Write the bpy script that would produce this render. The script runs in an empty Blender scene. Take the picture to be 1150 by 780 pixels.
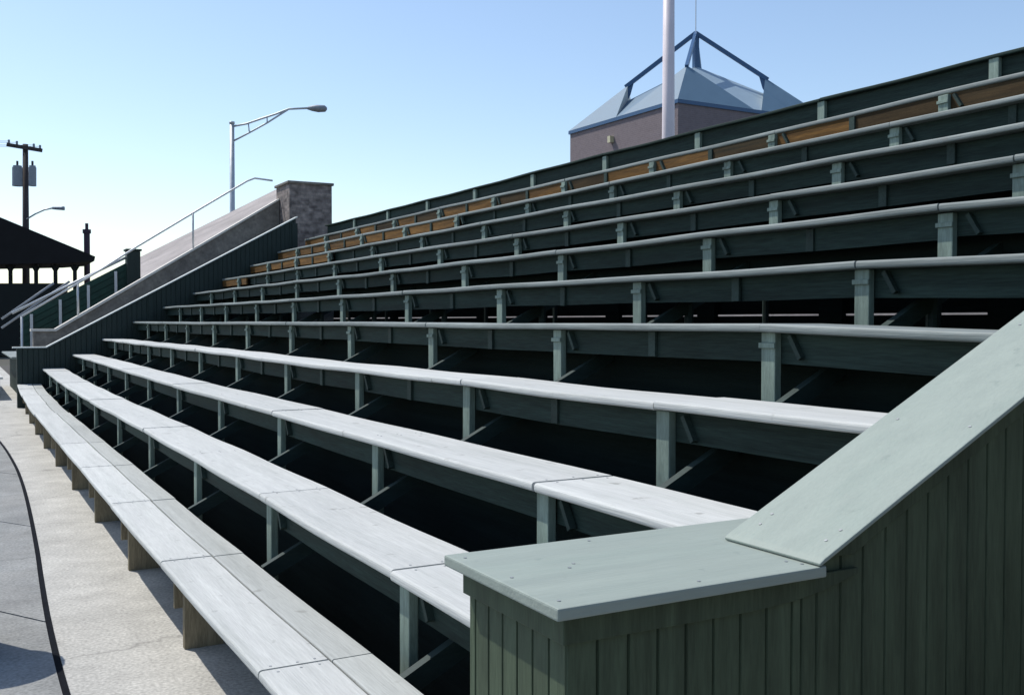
import bpy, bmesh, math, random
from mathutils import Vector, Matrix
random.seed(7)
R = math.radians
S = 0.61                      # one bench run in metres; all plan numbers below are in runs
GZ = -2.80                    # ground, in runs below the eye
CAM_A, CAM_P, FPX = R(28.917), R(1.48), 1140.0
sc = bpy.context.scene
COL = sc.collection


def W(x, y, z):               # runs -> metres, ground at 0
    return Vector((x * S, y * S, (z - GZ) * S))


def at(px, py, fw):           # a photo pixel at a given forward distance (runs) -> plan coordinates
    u = (px - 575) / FPX
    v = (390 - py) / FPX
    f = math.cos(CAM_P) + v * math.sin(CAM_P)
    z = -math.sin(CAM_P) + v * math.cos(CAM_P)
    k = fw / f
    r = u * k
    return (fw * math.sin(CAM_A) + r * math.cos(CAM_A), fw * math.cos(CAM_A) - r * math.sin(CAM_A), z * k)


# ------------------------------------------------------------------ materials
def mat(name, base, rough=0.7, var=0.25, scale=6.0, stretch=(1, 1, 1), second=None, second_amt=0.5, spec=0.3,
        bump=0.15, fine=60.0, metal=0.0, spots=None, fv=0.5, ov=None):
    m = bpy.data.materials.new(name)
    m.use_nodes = True
    nt = m.node_tree
    N, L = nt.nodes, nt.links
    bsdf = N['Principled BSDF']
    tc = N.new('ShaderNodeTexCoord')
    geo = N.new('ShaderNodeNewGeometry')
    mp = N.new('ShaderNodeMapping')
    L.new(geo.outputs['Position'], mp.inputs['Vector'])
    mp.inputs['Scale'].default_value = stretch
    n1 = N.new('ShaderNodeTexNoise')
    n1.inputs['Scale'].default_value = scale
    n1.inputs['Detail'].default_value = 8
    n1.inputs['Roughness'].default_value = 0.65
    L.new(mp.outputs[0], n1.inputs['Vector'])
    n2 = N.new('ShaderNodeTexNoise')
    n2.inputs['Scale'].default_value = fine
    n2.inputs['Detail'].default_value = 5
    L.new(mp.outputs[0], n2.inputs['Vector'])
    r1 = N.new('ShaderNodeMapRange')
    r1.inputs['From Min'].default_value = 0.3
    r1.inputs['From Max'].default_value = 0.7
    r1.inputs['To Min'].default_value = 1 - var
    r1.inputs['To Max'].default_value = 1 + var
    L.new(n1.outputs['Fac'], r1.inputs['Value'])
    r2 = N.new('ShaderNodeMapRange')
    r2.inputs['From Min'].default_value = 0.3
    r2.inputs['From Max'].default_value = 0.7
    r2.inputs['To Min'].default_value = 1 - var * fv
    r2.inputs['To Max'].default_value = 1 + var * fv
    L.new(n2.outputs['Fac'], r2.inputs['Value'])
    # each board keeps a tone of its own
    oi = N.new('ShaderNodeObjectInfo')
    r3 = N.new('ShaderNodeMapRange')
    ov = var * 0.35 if ov is None else ov
    r3.inputs['To Min'].default_value = 1 - ov
    r3.inputs['To Max'].default_value = 1 + ov
    L.new(oi.outputs['Random'], r3.inputs['Value'])
    m1 = N.new('ShaderNodeMath'); m1.operation = 'MULTIPLY'
    L.new(r1.outputs[0], m1.inputs[0]); L.new(r2.outputs[0], m1.inputs[1])
    m2 = N.new('ShaderNodeMath'); m2.operation = 'MULTIPLY'
    L.new(m1.outputs[0], m2.inputs[0]); L.new(r3.outputs[0], m2.inputs[1])
    col = None
    if second:
        n3 = N.new('ShaderNodeTexNoise')
        n3.inputs['Scale'].default_value = scale * 0.45
        n3.inputs['Detail'].default_value = 9
        n3.inputs['Roughness'].default_value = 0.7
        L.new(mp.outputs[0], n3.inputs['Vector'])
        rr = N.new('ShaderNodeMapRange')
        rr.inputs['From Min'].default_value = 0.48
        rr.inputs['From Max'].default_value = 0.72
        rr.inputs['To Max'].default_value = second_amt
        L.new(n3.outputs['Fac'], rr.inputs['Value'])
        mx = N.new('ShaderNodeMix'); mx.data_type = 'RGBA'
        mx.inputs['A'].default_value = (*base, 1)
        mx.inputs['B'].default_value = (*second, 1)
        L.new(rr.outputs[0], mx.inputs['Factor'])
        col = mx.outputs['Result']
    sclr = N.new('ShaderNodeVectorMath'); sclr.operation = 'SCALE'
    if col is not None:
        L.new(col, sclr.inputs[0])
    else:
        sclr.inputs[0].default_value = base
    L.new(m2.outputs[0], sclr.inputs['Scale'])
    out = sclr.outputs[0]
    if spots:
        vo = N.new('ShaderNodeTexNoise')
        vo.inputs['Scale'].default_value = spots[1]
        vo.inputs['Detail'].default_value = 3
        L.new(geo.outputs['Position'], vo.inputs['Vector'])
        rs = N.new('ShaderNodeMapRange')
        rs.inputs['From Min'].default_value = 0.66
        rs.inputs['From Max'].default_value = 0.74
        rs.inputs['To Max'].default_value = spots[2]
        L.new(vo.outputs['Fac'], rs.inputs['Value'])
        ms = N.new('ShaderNodeMix'); ms.data_type = 'RGBA'
        L.new(out, ms.inputs['A'])
        ms.inputs['B'].default_value = (*spots[0], 1)
        L.new(rs.outputs[0], ms.inputs['Factor'])
        out = ms.outputs['Result']
    L.new(out, bsdf.inputs['Base Color'])
    rv = N.new('ShaderNodeMapRange')
    rv.inputs['To Min'].default_value = max(0, rough - 0.12)
    rv.inputs['To Max'].default_value = min(1, rough + 0.12)
    L.new(n1.outputs['Fac'], rv.inputs['Value'])
    L.new(rv.outputs[0], bsdf.inputs['Roughness'])
    bsdf.inputs['Specular IOR Level'].default_value = spec
    bsdf.inputs['Metallic'].default_value = metal
    if bump:
        b = N.new('ShaderNodeBump')
        b.inputs['Strength'].default_value = bump
        b.inputs['Distance'].default_value = 0.004
        L.new(n2.outputs['Fac'], b.inputs['Height'])
        L.new(b.outputs[0], bsdf.inputs['Normal'])
    return m


GRAIN = (9, 0.5, 9)           # boards run along Y
M = {
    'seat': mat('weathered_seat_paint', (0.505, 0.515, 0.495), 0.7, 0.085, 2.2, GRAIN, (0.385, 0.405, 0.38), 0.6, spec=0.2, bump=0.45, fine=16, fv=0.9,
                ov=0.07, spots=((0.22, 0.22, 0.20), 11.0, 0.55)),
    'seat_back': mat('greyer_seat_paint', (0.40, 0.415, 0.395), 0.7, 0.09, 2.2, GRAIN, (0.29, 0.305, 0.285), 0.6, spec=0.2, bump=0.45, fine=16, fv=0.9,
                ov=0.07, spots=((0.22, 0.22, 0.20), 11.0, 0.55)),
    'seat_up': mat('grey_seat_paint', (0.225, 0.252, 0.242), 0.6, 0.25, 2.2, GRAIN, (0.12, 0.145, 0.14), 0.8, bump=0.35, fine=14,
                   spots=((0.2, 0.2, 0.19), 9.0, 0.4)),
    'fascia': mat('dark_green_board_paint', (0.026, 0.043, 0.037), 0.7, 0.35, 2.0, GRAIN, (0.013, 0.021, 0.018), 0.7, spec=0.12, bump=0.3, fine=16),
    'void_dark': mat('dark_void_board', (0.013, 0.020, 0.018), 0.9, 0.3, 2.0, GRAIN, spec=0.06, bump=0.2),  # near-black tone stands in for the shade deep under the benches
    'bare': mat('bare_orange_wood', (0.155, 0.08, 0.024), 0.8, 0.5, 2.0, GRAIN, (0.04, 0.03, 0.02), 0.95, spec=0.15, bump=0.35, fine=14),
    'post': mat('grey_green_post_paint', (0.205, 0.265, 0.225), 0.6, 0.25, 5, (6, 6, 0.8), (0.10, 0.14, 0.115), 0.8, ov=0.16, bump=0.3, fine=30),
    'leg': mat('tan_leg_wood', (0.25, 0.215, 0.15), 0.8, 0.3, 5, (6, 6, 0.8), (0.12, 0.10, 0.07), 0.8, spec=0.15, bump=0.3, fine=30),
    'bare_dull': mat('dull_brown_wood', (0.060, 0.040, 0.020), 0.8, 0.5, 2.0, GRAIN, (0.02, 0.022, 0.016), 0.95, spec=0.12),
    'cleat': mat('dull_cleat_paint', (0.036, 0.056, 0.049), 0.6, 0.3, 6, spec=0.15, bump=0.2),
    'beam': mat('dull_beam_paint', (0.028, 0.048, 0.045), 0.6, 0.25, 5, (1, 6, 6), bump=0.2),
    'cap': mat('pale_green_cap_paint', (0.288, 0.330, 0.292), 0.55, 0.06, 2.2, (0.8, 8, 8), (0.255, 0.31, 0.272), 0.55, spec=0.25, bump=0.25, fine=20,
               spots=((0.17, 0.21, 0.19), 26.0, 0.35)),
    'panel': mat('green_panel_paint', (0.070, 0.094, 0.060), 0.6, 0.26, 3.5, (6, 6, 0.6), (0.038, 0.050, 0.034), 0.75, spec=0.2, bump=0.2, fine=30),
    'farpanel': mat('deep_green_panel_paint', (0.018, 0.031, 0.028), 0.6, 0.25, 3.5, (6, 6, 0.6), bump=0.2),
    'caplight': mat('pale_far_cap', (0.62, 0.65, 0.62), 0.6, 0.15, 3, (1, 6, 6), bump=0.2),  # paler than the cap paint of the near wall
    'concrete': mat('pale_concrete', (0.465, 0.455, 0.42), 0.85, 0.16, 3.0, (1, 1, 1), (0.37, 0.36, 0.33), 0.8, spec=0.2, bump=0.6, fine=55, fv=1.6,
                    spots=((0.19, 0.185, 0.17), 24.0, 0.5)),
    'slab': mat('grey_slab_concrete', (0.275, 0.278, 0.268), 0.85, 0.2, 1.8, (1, 1, 1), (0.20, 0.215, 0.22), 0.7, spec=0.2, bump=0.6, fine=55, fv=1.2,
                spots=((0.14, 0.15, 0.15), 22.0, 0.5)),
    'tar': mat('black_joint_tar', (0.008, 0.009, 0.012), 0.95, 0.3, 20, spec=0.05),
    'shade_soil': mat('shade_dark_soil', (0.010, 0.010, 0.0095), 0.95, 0.35, 6, bump=0.6, fine=40),  # darkened well below plain earth so the space under the benches stays shaded
    'ground': mat('dusty_ground', (0.075, 0.072, 0.066), 0.95, 0.25, 0.3, second=(0.05, 0.06, 0.03), second_amt=0.8, bump=0.4, fine=12),
    'stone': mat('rough_parapet_stone', (0.20, 0.185, 0.165), 0.9, 0.3, 4, second=(0.11, 0.10, 0.095), second_amt=0.9, bump=0.6, fine=18),
    'coping': mat('pale_stone_coping', (0.62, 0.59, 0.54), 0.85, 0.12, 4, bump=0.3),
    'pink': mat('pinkish_deck_concrete', (0.37, 0.335, 0.32), 0.85, 0.12, 3, second=(0.38, 0.34, 0.33), second_amt=0.6, bump=0.3),
    'steel': mat('galvanised_steel', (0.50, 0.52, 0.54), 0.45, 0.08, 6, metal=0.35, bump=0.0, spec=0.5),
    'whitepole': mat('pinkish_white_pole_paint', (0.70, 0.62, 0.64), 0.45, 0.06, 3, spec=0.4, bump=0.0),
    'bluesteel': mat('blue_steel_paint', (0.03, 0.095, 0.21), 0.4, 0.1, 3, spec=0.5, bump=0.0),
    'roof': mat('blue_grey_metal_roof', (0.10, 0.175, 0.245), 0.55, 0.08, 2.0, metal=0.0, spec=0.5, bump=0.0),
    'roof_sky_sheen': mat('roof_metal_sky_sheen', (0.27, 0.36, 0.43), 0.5, 0.06, 2.0, metal=0.0, spec=0.5, bump=0.0),  # copy of the roof metal with sky reflection put into its paler colour
    'creosote': mat('dark_pole_timber', (0.06, 0.05, 0.05), 0.85, 0.25, 4, (4, 4, 0.5), bump=0.3),
    'purplepipe': mat('rusty_vent_metal', (0.06, 0.04, 0.06), 0.7, 0.2, 4, bump=0.1),
    'grey': mat('grey_transformer_paint', (0.27, 0.30, 0.34), 0.5, 0.1, 4, bump=0.0),
    'darkroof': mat('dark_tar_roof', (0.010, 0.010, 0.011), 0.9, 0.3, 1.5, bump=0.3),
    'darkwood': mat('black_green_timber', (0.008, 0.011, 0.011), 0.8, 0.3, 3, bump=0.2),
    'greenrail': mat('bottle_green_slats', (0.012, 0.045, 0.034), 0.6, 0.3, 3, bump=0.1),
    'lampglass': mat('lamp_lens', (0.55, 0.50, 0.32), 0.3, 0.1, 5, spec=0.5, bump=0.0),
    'binmetal': mat('dented_bin_metal', (0.10, 0.13, 0.14), 0.5, 0.2, 5, spec=0.4, bump=0.2),
    'bolt': mat('zinc_bolt', (0.35, 0.36, 0.36), 0.5, 0.15, 30, metal=0.5, bump=0.0),
}


def weather(m, crack_scale, crack, stain_scale, stain):
    """large blotchy stains and hairline cracks on a ground material."""
    N, L = m.node_tree.nodes, m.node_tree.links
    b = N['Principled BSDF']
    src = b.inputs['Base Color'].links[0].from_socket
    geo = N.new('ShaderNodeNewGeometry')
    ns = N.new('ShaderNodeTexNoise'); ns.inputs['Scale'].default_value = stain_scale; ns.inputs['Detail'].default_value = 7; ns.inputs['Roughness'].default_value = 0.7
    L.new(geo.outputs['Position'], ns.inputs['Vector'])
    r = N.new('ShaderNodeMapRange'); r.inputs['From Min'].default_value = 0.35; r.inputs['From Max'].default_value = 0.7
    r.inputs['To Min'].default_value = 1.06; r.inputs['To Max'].default_value = 1 - stain
    L.new(ns.outputs['Fac'], r.inputs['Value'])
    nw = N.new('ShaderNodeTexNoise'); nw.inputs['Scale'].default_value = 2.5; nw.inputs['Detail'].default_value = 5
    L.new(geo.outputs['Position'], nw.inputs['Vector'])
    ad = N.new('ShaderNodeVectorMath'); ad.operation = 'MULTIPLY_ADD'
    ad.inputs[1].default_value = (0.5, 0.5, 0.5)
    L.new(nw.outputs['Color'], ad.inputs[0]); L.new(geo.outputs['Position'], ad.inputs[2])
    vo = N.new('ShaderNodeTexVoronoi'); vo.feature = 'DISTANCE_TO_EDGE'; vo.inputs['Scale'].default_value = crack_scale
    L.new(ad.outputs[0], vo.inputs['Vector'])
    rc = N.new('ShaderNodeMapRange'); rc.inputs['From Max'].default_value = 0.006
    rc.inputs['To Min'].default_value = 1 - crack; rc.inputs['To Max'].default_value = 1.0
    L.new(vo.outputs['Distance'], rc.inputs['Value'])
    mu = N.new('ShaderNodeMath'); mu.operation = 'MULTIPLY'
    L.new(r.outputs[0], mu.inputs[0]); L.new(rc.outputs[0], mu.inputs[1])
    sv = N.new('ShaderNodeVectorMath'); sv.operation = 'SCALE'
    L.new(src, sv.inputs[0]); L.new(mu.outputs[0], sv.inputs['Scale'])
    L.new(sv.outputs[0], b.inputs['Base Color'])


weather(M['concrete'], 0.3, 0.3, 0.9, 0.16)
weather(M['pink'], 0.35, 0.25, 0.8, 0.35)
weather(M['slab'], 0.35, 0.2, 1.1, 0.2)


def brick_material(name, c1, c2, mortar, scale=1.0, nv=0.35):
    m = bpy.data.materials.new(name); m.use_nodes = True
    N, L = m.node_tree.nodes, m.node_tree.links
    b = N['Principled BSDF']; b.inputs['Roughness'].default_value = 0.9
    geo = N.new('ShaderNodeNewGeometry')
    sep = N.new('ShaderNodeSeparateXYZ'); L.new(geo.outputs['Position'], sep.inputs[0])
    add = N.new('ShaderNodeMath'); add.operation = 'ADD'
    L.new(sep.outputs[0], add.inputs[0]); L.new(sep.outputs[1], add.inputs[1])
    cmb = N.new('ShaderNodeCombineXYZ'); L.new(add.outputs[0], cmb.inputs[0]); L.new(sep.outputs[2], cmb.inputs[1])
    br = N.new('ShaderNodeTexBrick')
    br.inputs['Color1'].default_value = (*c1, 1); br.inputs['Color2'].default_value = (*c2, 1)
    br.inputs['Mortar'].default_value = (*mortar, 1)
    br.inputs['Scale'].default_value = scale
    br.inputs['Brick Width'].default_value = 0.21; br.inputs['Row Height'].default_value = 0.075
    br.inputs['Mortar Size'].default_value = 0.008
    L.new(cmb.outputs[0], br.inputs['Vector'])
    n = N.new('ShaderNodeTexNoise'); n.inputs['Scale'].default_value = 6; n.inputs['Detail'].default_value = 6
    L.new(geo.outputs['Position'], n.inputs['Vector'])
    rr = N.new('ShaderNodeMapRange'); rr.inputs['From Min'].default_value = 0.3; rr.inputs['From Max'].default_value = 0.7
    rr.inputs['To Min'].default_value = 1 - nv; rr.inputs['To Max'].default_value = 1 + nv
    L.new(n.outputs['Fac'], rr.inputs['Value'])
    sv = N.new('ShaderNodeVectorMath'); sv.operation = 'SCALE'
    L.new(br.outputs['Color'], sv.inputs[0]); L.new(rr.outputs[0], sv.inputs['Scale'])
    L.new(sv.outputs[0], b.inputs['Base Color'])
    bp = N.new('ShaderNodeBump'); bp.inputs['Strength'].default_value = 0.5; bp.inputs['Distance'].default_value = 0.006
    L.new(br.outputs['Fac'], bp.inputs['Height']); bp.invert = True
    L.new(bp.outputs[0], b.inputs['Normal'])
    return m


M['brick'] = brick_material('purple_grey_brick', (0.27, 0.225, 0.205), (0.14, 0.115, 0.11), (0.19, 0.17, 0.16), 1.0, 0.55)
M['tower'] = brick_material('lavender_block', (0.20, 0.165, 0.175), (0.185, 0.15, 0.16), (0.215, 0.18, 0.19), 1.0, 0.07)


# ------------------------------------------------------------------ mesh helpers (coordinates in runs)
class MB:
    def __init__(self):
        self.bm = bmesh.new()

    def box(self, x0, x1, y0, y1, z0, z1, bev=0.0):
        t = bmesh.new()
        vs = [t.verts.new((x, y, z)) for x in (x0, x1) for y in (y0, y1) for z in (z0, z1)]
        for q in ((0, 1, 3, 2), (4, 6, 7, 5), (0, 4, 5, 1), (2, 3, 7, 6), (0, 2, 6, 4), (1, 5, 7, 3)):
            t.faces.new([vs[i] for i in q])
        if bev:
            bmesh.ops.bevel(t, geom=t.edges[:], offset=bev, segments=2, profile=0.6, affect='EDGES')
        self._merge(t)
        return self

    def _merge(self, t):
        bmesh.ops.recalc_face_normals(t, faces=t.faces[:])
        me = bpy.data.meshes.new('tmp'); t.to_mesh(me); t.free()
        self.bm.from_mesh(me); bpy.data.meshes.remove(me)

    def sweep(self, prof, path, smooth=True):
        """prof: list of (x, z); path: list of (y, dx, dz): a board along Y."""
        t = bmesh.new()
        rings = [[t.verts.new((x + dx, y, z + dz)) for x, z in prof] for y, dx, dz in path]
        n = len(prof)
        for a, b in zip(rings, rings[1:]):
            for i in range(n):
                t.faces.new((a[i], a[(i + 1) % n], b[(i + 1) % n], b[i]))
        t.faces.new(rings[0]); t.faces.new(rings[-1][::-1])
        self._merge(t)
        return self

    def prism(self, poly, axis, a, b, bev=0.0):
        """poly in the plane across axis; axis 'y': poly=(x,z); 'x': poly=(y,z); 'z': poly=(x,y)."""
        t = bmesh.new()
        f = {'y': lambda p, c: (p[0], c, p[1]), 'x': lambda p, c: (c, p[0], p[1]), 'z': lambda p, c: (p[0], p[1], c)}[axis]
        A = [t.verts.new(f(p, a)) for p in poly]; B = [t.verts.new(f(p, b)) for p in poly]
        n = len(poly)
        for i in range(n):
            t.faces.new((A[i], A[(i + 1) % n], B[(i + 1) % n], B[i]))
        t.faces.new(A[::-1]); t.faces.new(B)
        if bev:
            bmesh.ops.recalc_face_normals(t, faces=t.faces[:])
            bmesh.ops.bevel(t, geom=t.edges[:], offset=bev, segments=2, profile=0.6, affect='EDGES')
        self._merge(t)
        return self

    def tube(self, pts, r, n=10, r2=None):
        t = bmesh.new()
        pts = [Vector(p) for p in pts]
        rings = []
        for i, p in enumerate(pts):
            d = (pts[min(i + 1, len(pts) - 1)] - pts[max(i - 1, 0)]).normalized()
            up = Vector((0, 0, 1)) if abs(d.z) < 0.9 else Vector((1, 0, 0))
            u = d.cross(up).normalized(); v = u.cross(d).normalized()
            rr = r if r2 is None else r + (r2 - r) * i / (len(pts) - 1)
            rings.append([t.verts.new(p + (u * math.cos(k * 2 * math.pi / n) + v * math.sin(k * 2 * math.pi / n)) * rr) for k in range(n)])
        for a, b in zip(rings, rings[1:]):
            for k in range(n):
                t.faces.new((a[k], a[(k + 1) % n], b[(k + 1) % n], b[k]))
        t.faces.new(rings[0][::-1]); t.faces.new(rings[-1])
        self._merge(t)
        return self

    def beam(self, p, q, w, h, up=Vector((0, 0, 1))):
        p, q = Vector(p), Vector(q)
        d = (q - p).normalized(); u = d.cross(up).normalized(); v = u.cross(d).normalized()
        t = bmesh.new()
        a = [t.verts.new(p + u * sx * w / 2 + v * sz * h / 2) for sx, sz in ((-1, -1), (1, -1), (1, 1), (-1, 1))]
        b = [t.verts.new(q + u * sx * w / 2 + v * sz * h / 2) for sx, sz in ((-1, -1), (1, -1), (1, 1), (-1, 1))]
        for i in range(4):
            t.faces.new((a[i], a[(i + 1) % 4], b[(i + 1) % 4], b[i]))
        t.faces.new(a[::-1]); t.faces.new(b)
        self._merge(t)
        return self

    def poly(self, *faces):
        t = bmesh.new()
        cache = {}
        for f in faces:
            vs = []
            for p in f:
                k = tuple(round(c, 6) for c in p)
                if k not in cache:
                    cache[k] = t.verts.new(p)
                vs.append(cache[k])
            t.faces.new(vs)
        self._merge(t)
        return self

    def build(self, name, m, parent=None, base=(0, 0, GZ), smooth=False):
        """base: this object's origin in runs, given in plan coordinates."""
        me = bpy.data.meshes.new(name)
        for v in self.bm.verts:
            v.co = W(*v.co) - W(*base)
        self.bm.to_mesh(me); self.bm.free()
        if smooth:
            for p in me.polygons:
                p.use_smooth = True
        me.materials.append(m)
        o = bpy.data.objects.new(name, me); COL.objects.link(o)
        o.location = W(*base)
        if parent is not None:
            put_under(o, parent)
        return o


def world_of(o):
    m = Matrix.Translation(o.location)
    p = o.parent
    while p is not None:
        m = Matrix.Translation(p.location) @ m
        p = p.parent
    return m.translation


def put_under(o, parent):     # o.location given in the world; nothing here is rotated or scaled
    loc = o.location.copy()
    o.parent = parent
    o.location = loc - world_of(parent)


def tag(o, label=None, cat=None, group=None, kind=None):
    if label: o['label'] = label
    if cat: o['category'] = cat
    if group: o['group'] = group
    if kind: o['kind'] = kind
    return o


def empty(name, x, y, z=GZ, label=None, cat=None, group=None):
    o = bpy.data.objects.new(name, None); COL.objects.link(o)
    o.location = W(x, y, z); o.empty_display_size = 0.2
    return tag(o, label, cat, group, 'thing' if cat else None)


def copy_part(o, parent, at_xyz):
    c = o.copy(); COL.objects.link(c); c.parent = None
    c.location = W(*at_xyz)
    put_under(c, parent)
    return c


# ------------------------------------------------------------------ the setting: ground, walk, slabs
MB().poly([(-4000, -4000, GZ - 0.16), (4000, -4000, GZ - 0.16), (4000, 4000, GZ - 0.16), (-4000, 4000, GZ - 0.16)]).build('ground', M['ground'])
tag(bpy.data.objects['ground'], kind='structure')
o = MB().poly([(2.6, -1, GZ - 0.02), (12.4, -1, GZ - 0.02), (12.4, 40, GZ - 0.02), (2.6, 40, GZ - 0.02)]).build('shade_soil', M['shade_soil']); tag(o, kind='structure')  # near-black sheet, keeps sun stripes from showing under the benches
o = MB().poly([(-14, -8, GZ - 0.014), (2.4, -8, GZ - 0.014), (2.4, 70, GZ - 0.014), (-14, 70, GZ - 0.014)]).build('tar_bed', M['tar']); tag(o, kind='structure')

CURVE = [(-8, 1.0), (-2, 0.85), (4, 0.77), (8.3, 0.755), (10.3, 0.79), (12, 0.85), (13.65, 0.917), (16.9, 1.02), (19.5, 1.075), (22, 1.085), (25.8, 1.01), (30, 0.80), (38, 0.1), (50, -1.6), (70, -5.5)]


def curve(y):
    for i in range(len(CURVE) - 1):
        y0, x0 = CURVE[i]; y1, x1 = CURVE[i + 1]
        if y <= y1:
            break
    xm = CURVE[max(i - 1, 0)]; xp = CURVE[min(i + 2, len(CURVE) - 1)]
    t = (y - y0) / (y1 - y0)
    m0 = (x1 - xm[1]) / (y1 - xm[0]) * (y1 - y0); m1 = (xp[1] - x0) / (xp[0] - y0) * (y1 - y0)
    return (2 * t**3 - 3 * t**2 + 1) * x0 + (t**3 - 2 * t**2 + t) * m0 + (-2 * t**3 + 3 * t**2) * x1 + (t**3 - t**2) * m1


# pale concrete walk between the curved joint and the front bench, cast in bays
ys = [-8 + i * 0.6 for i in range(131)]
right = [(2.6, y) for y in ys]
mb = MB()
mb.prism([(curve(y), y) for y in ys] + [(2.62, ys[-1]), (2.62, ys[0])], 'z', GZ - 0.085, GZ)
tag(mb.build('walkway', M['concrete']), kind='structure')
mb = MB()
J = [-5, 0.2, 5.3, 10.35, 15.3, 20.6, 25.6, 31, 37, 44]
g = 0.022
DJ = (-0.52, 0.85)
for a, b in zip(J, J[1:]):
    n = 10
    pr = [(curve(a + g + (b - a - 2 * g) * i / n) - 0.055, a + g + (b - a - 2 * g) * i / n) for i in range(n + 1)]
    L_ = 16
    poly = pr + [(pr[-1][0] + DJ[0] * L_, pr[-1][1] + DJ[1] * L_), (pr[0][0] + DJ[0] * L_, pr[0][1] + DJ[1] * L_)]
    mb.prism(poly, 'z', GZ - 0.085, GZ - 0.004)
tag(mb.build('paving', M['slab']), kind='structure')

def nails(pts, parent, nrm=(0, 0, 1), r=0.0085):
    """small sunken-paint nail heads on a board."""
    n = Vector(nrm).normalized()
    mb = MB()
    for p in pts:
        p = Vector(p)
        mb.tube([p - n * .004, p + n * 0.0022], r, 7)
    base = world_of(parent)
    for v in mb.bm.verts:
        v.co = W(*v.co) - base
    for f in mb.bm.faces:
        f.material_index = 1
    mb.bm.from_mesh(parent.data)
    parent.data.materials.append(M['bolt'])
    mb.bm.to_mesh(parent.data); mb.bm.free()


# ------------------------------------------------------------------ the bleachers
FR = [5.83 + 3.116 * i for i in range(10)]             # support frames along the rows
FAR = 36.30                                            # face of the far end wall
NEAR = 3.03                                            # face of the near end wall
ROWZ = {1: -2.03, 2: -1.53, 3: -1.08, 4: -0.57, 5: -0.015, 6: 0.487, 7: 0.992, 8: 1.487, 9: 1.995, 10: 2.505, 11: 3.012}
ROWX = {k: 2.37 + (k - 2) for k in ROWZ}
ROWX[1] = 1.55
KINK = {1: 0.0, 2: 0.0, 3: 0.0, 4: -0.02, 5: 0.06, 6: 0.03, 7: 0.035, 8: 0.03, 9: 0.02, 10: 0.02, 11: 0.01}
BEND = {1: 0.30, 2: 0.2, 3: 0.12, 4: 0.05}
TH = 0.064


def wobble(k, y):
    """how an old row sags and wanders: (dx, dz)."""
    dz = 0.0
    if y < FR[0]:
        dz -= KINK[k] * (FR[0] - y) / 2.8
    ph = (y - FR[0]) / 3.116
    dz -= 0.010 * (0.5 - 0.5 * math.cos(2 * math.pi * ph)) * (0.4 + 0.8 * ((k * 7) % 5) / 4)
    dz += 0.006 * math.sin(y * 0.31 + k * 1.7) + 0.003 * math.sin(y * 0.83 + k * 2.9)
    dx = 0.010 * math.sin(y * 0.27 + k * 2.1)
    if y > 20:
        dx += BEND.get(k, 0.0) * ((y - 20) / 16.3) ** 2
    return dx, dz


def nose(x0, x1, z1, th, r=0.022):
    """cross-section of a board with eased edges, (x, z)."""
    z0 = z1 - th
    pts = []
    for cx, cz, a0 in ((x0 + r, z1 - r, 90), (x0 + r, z0 + r, 180)):
        for i in range(4):
            a = R(a0 + 30 * i)
            pts.append((cx + r * math.cos(a), cz + r * math.sin(a)))
    q = r * 0.4
    pts += [(x1 - q, z0), (x1, z0 + q), (x1, z1 - q), (x1 - q, z1)]
    return pts


def path(k, y0, y1, tilt=0.0, shift=0.0, step=0.5):
    n = max(2, int((y1 - y0) / step))
    out = []
    for i in range(n + 1):
        y = y0 + (y1 - y0) * i / n
        dx, dz = wobble(k, y)
        out.append((y, dx + shift, dz + tilt * (i / n - 0.5)))
    return out


def seat_nails(board, k, X, Z, a, b, wd, tilt, sh):
    pts = []
    for y in FR[:4]:
        for e in (-0.05, 0.05):
            if a + .02 < y + e < b - .02:
                dx, dz = wobble(k, y + e)
                for f in (0.22, 0.55, 0.84):
                    pts.append((X + wd * f + dx + sh + random.uniform(-.012, .012), y + e + random.uniform(-.012, .012), Z + dz + tilt * ((y + e - a) / (b - a) - 0.5)))
    if pts:
        nails(pts, board)


BENCH_LABEL = {
    1: 'lowest bench, two pale boards with dark gap, short tan legs along the concrete walk',
    2: 'wide white bench just above the two-board front bench, ending at the green wall front',
    3: 'white bench whose near end runs in behind the flat pale green wall cap',
    4: 'narrow-looking white bench ending behind the sloping wall cap, just below the eye-level bench',
    5: 'eye-level bench seen edge-on as one flat line, drooping at its right end',
    6: 'bench just above the eye-level bench, with the pale slit of light beneath it',
    7: 'seventh bench up, second above the eye-level bench, dark green board under its grey edge',
    8: 'eighth bench up, third above the eye-level bench and three below the top seat',
    9: 'bench two below the top seat, brown boards only near its far left end',
    10: 'bench below the top seat, orange bare boards on its far left part only',
    11: 'highest seat, orange bare wood board under its whole grey edge, below the back rail',
}
BARE_FROM = {11: 3.0, 10: 21.4, 9: 27.6, 8: 33.0}       # bare boards start here and run to the far wall
fascia_x = 0.150                                         # face of the fascia behind the seat edge
post_x = 0.082
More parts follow.
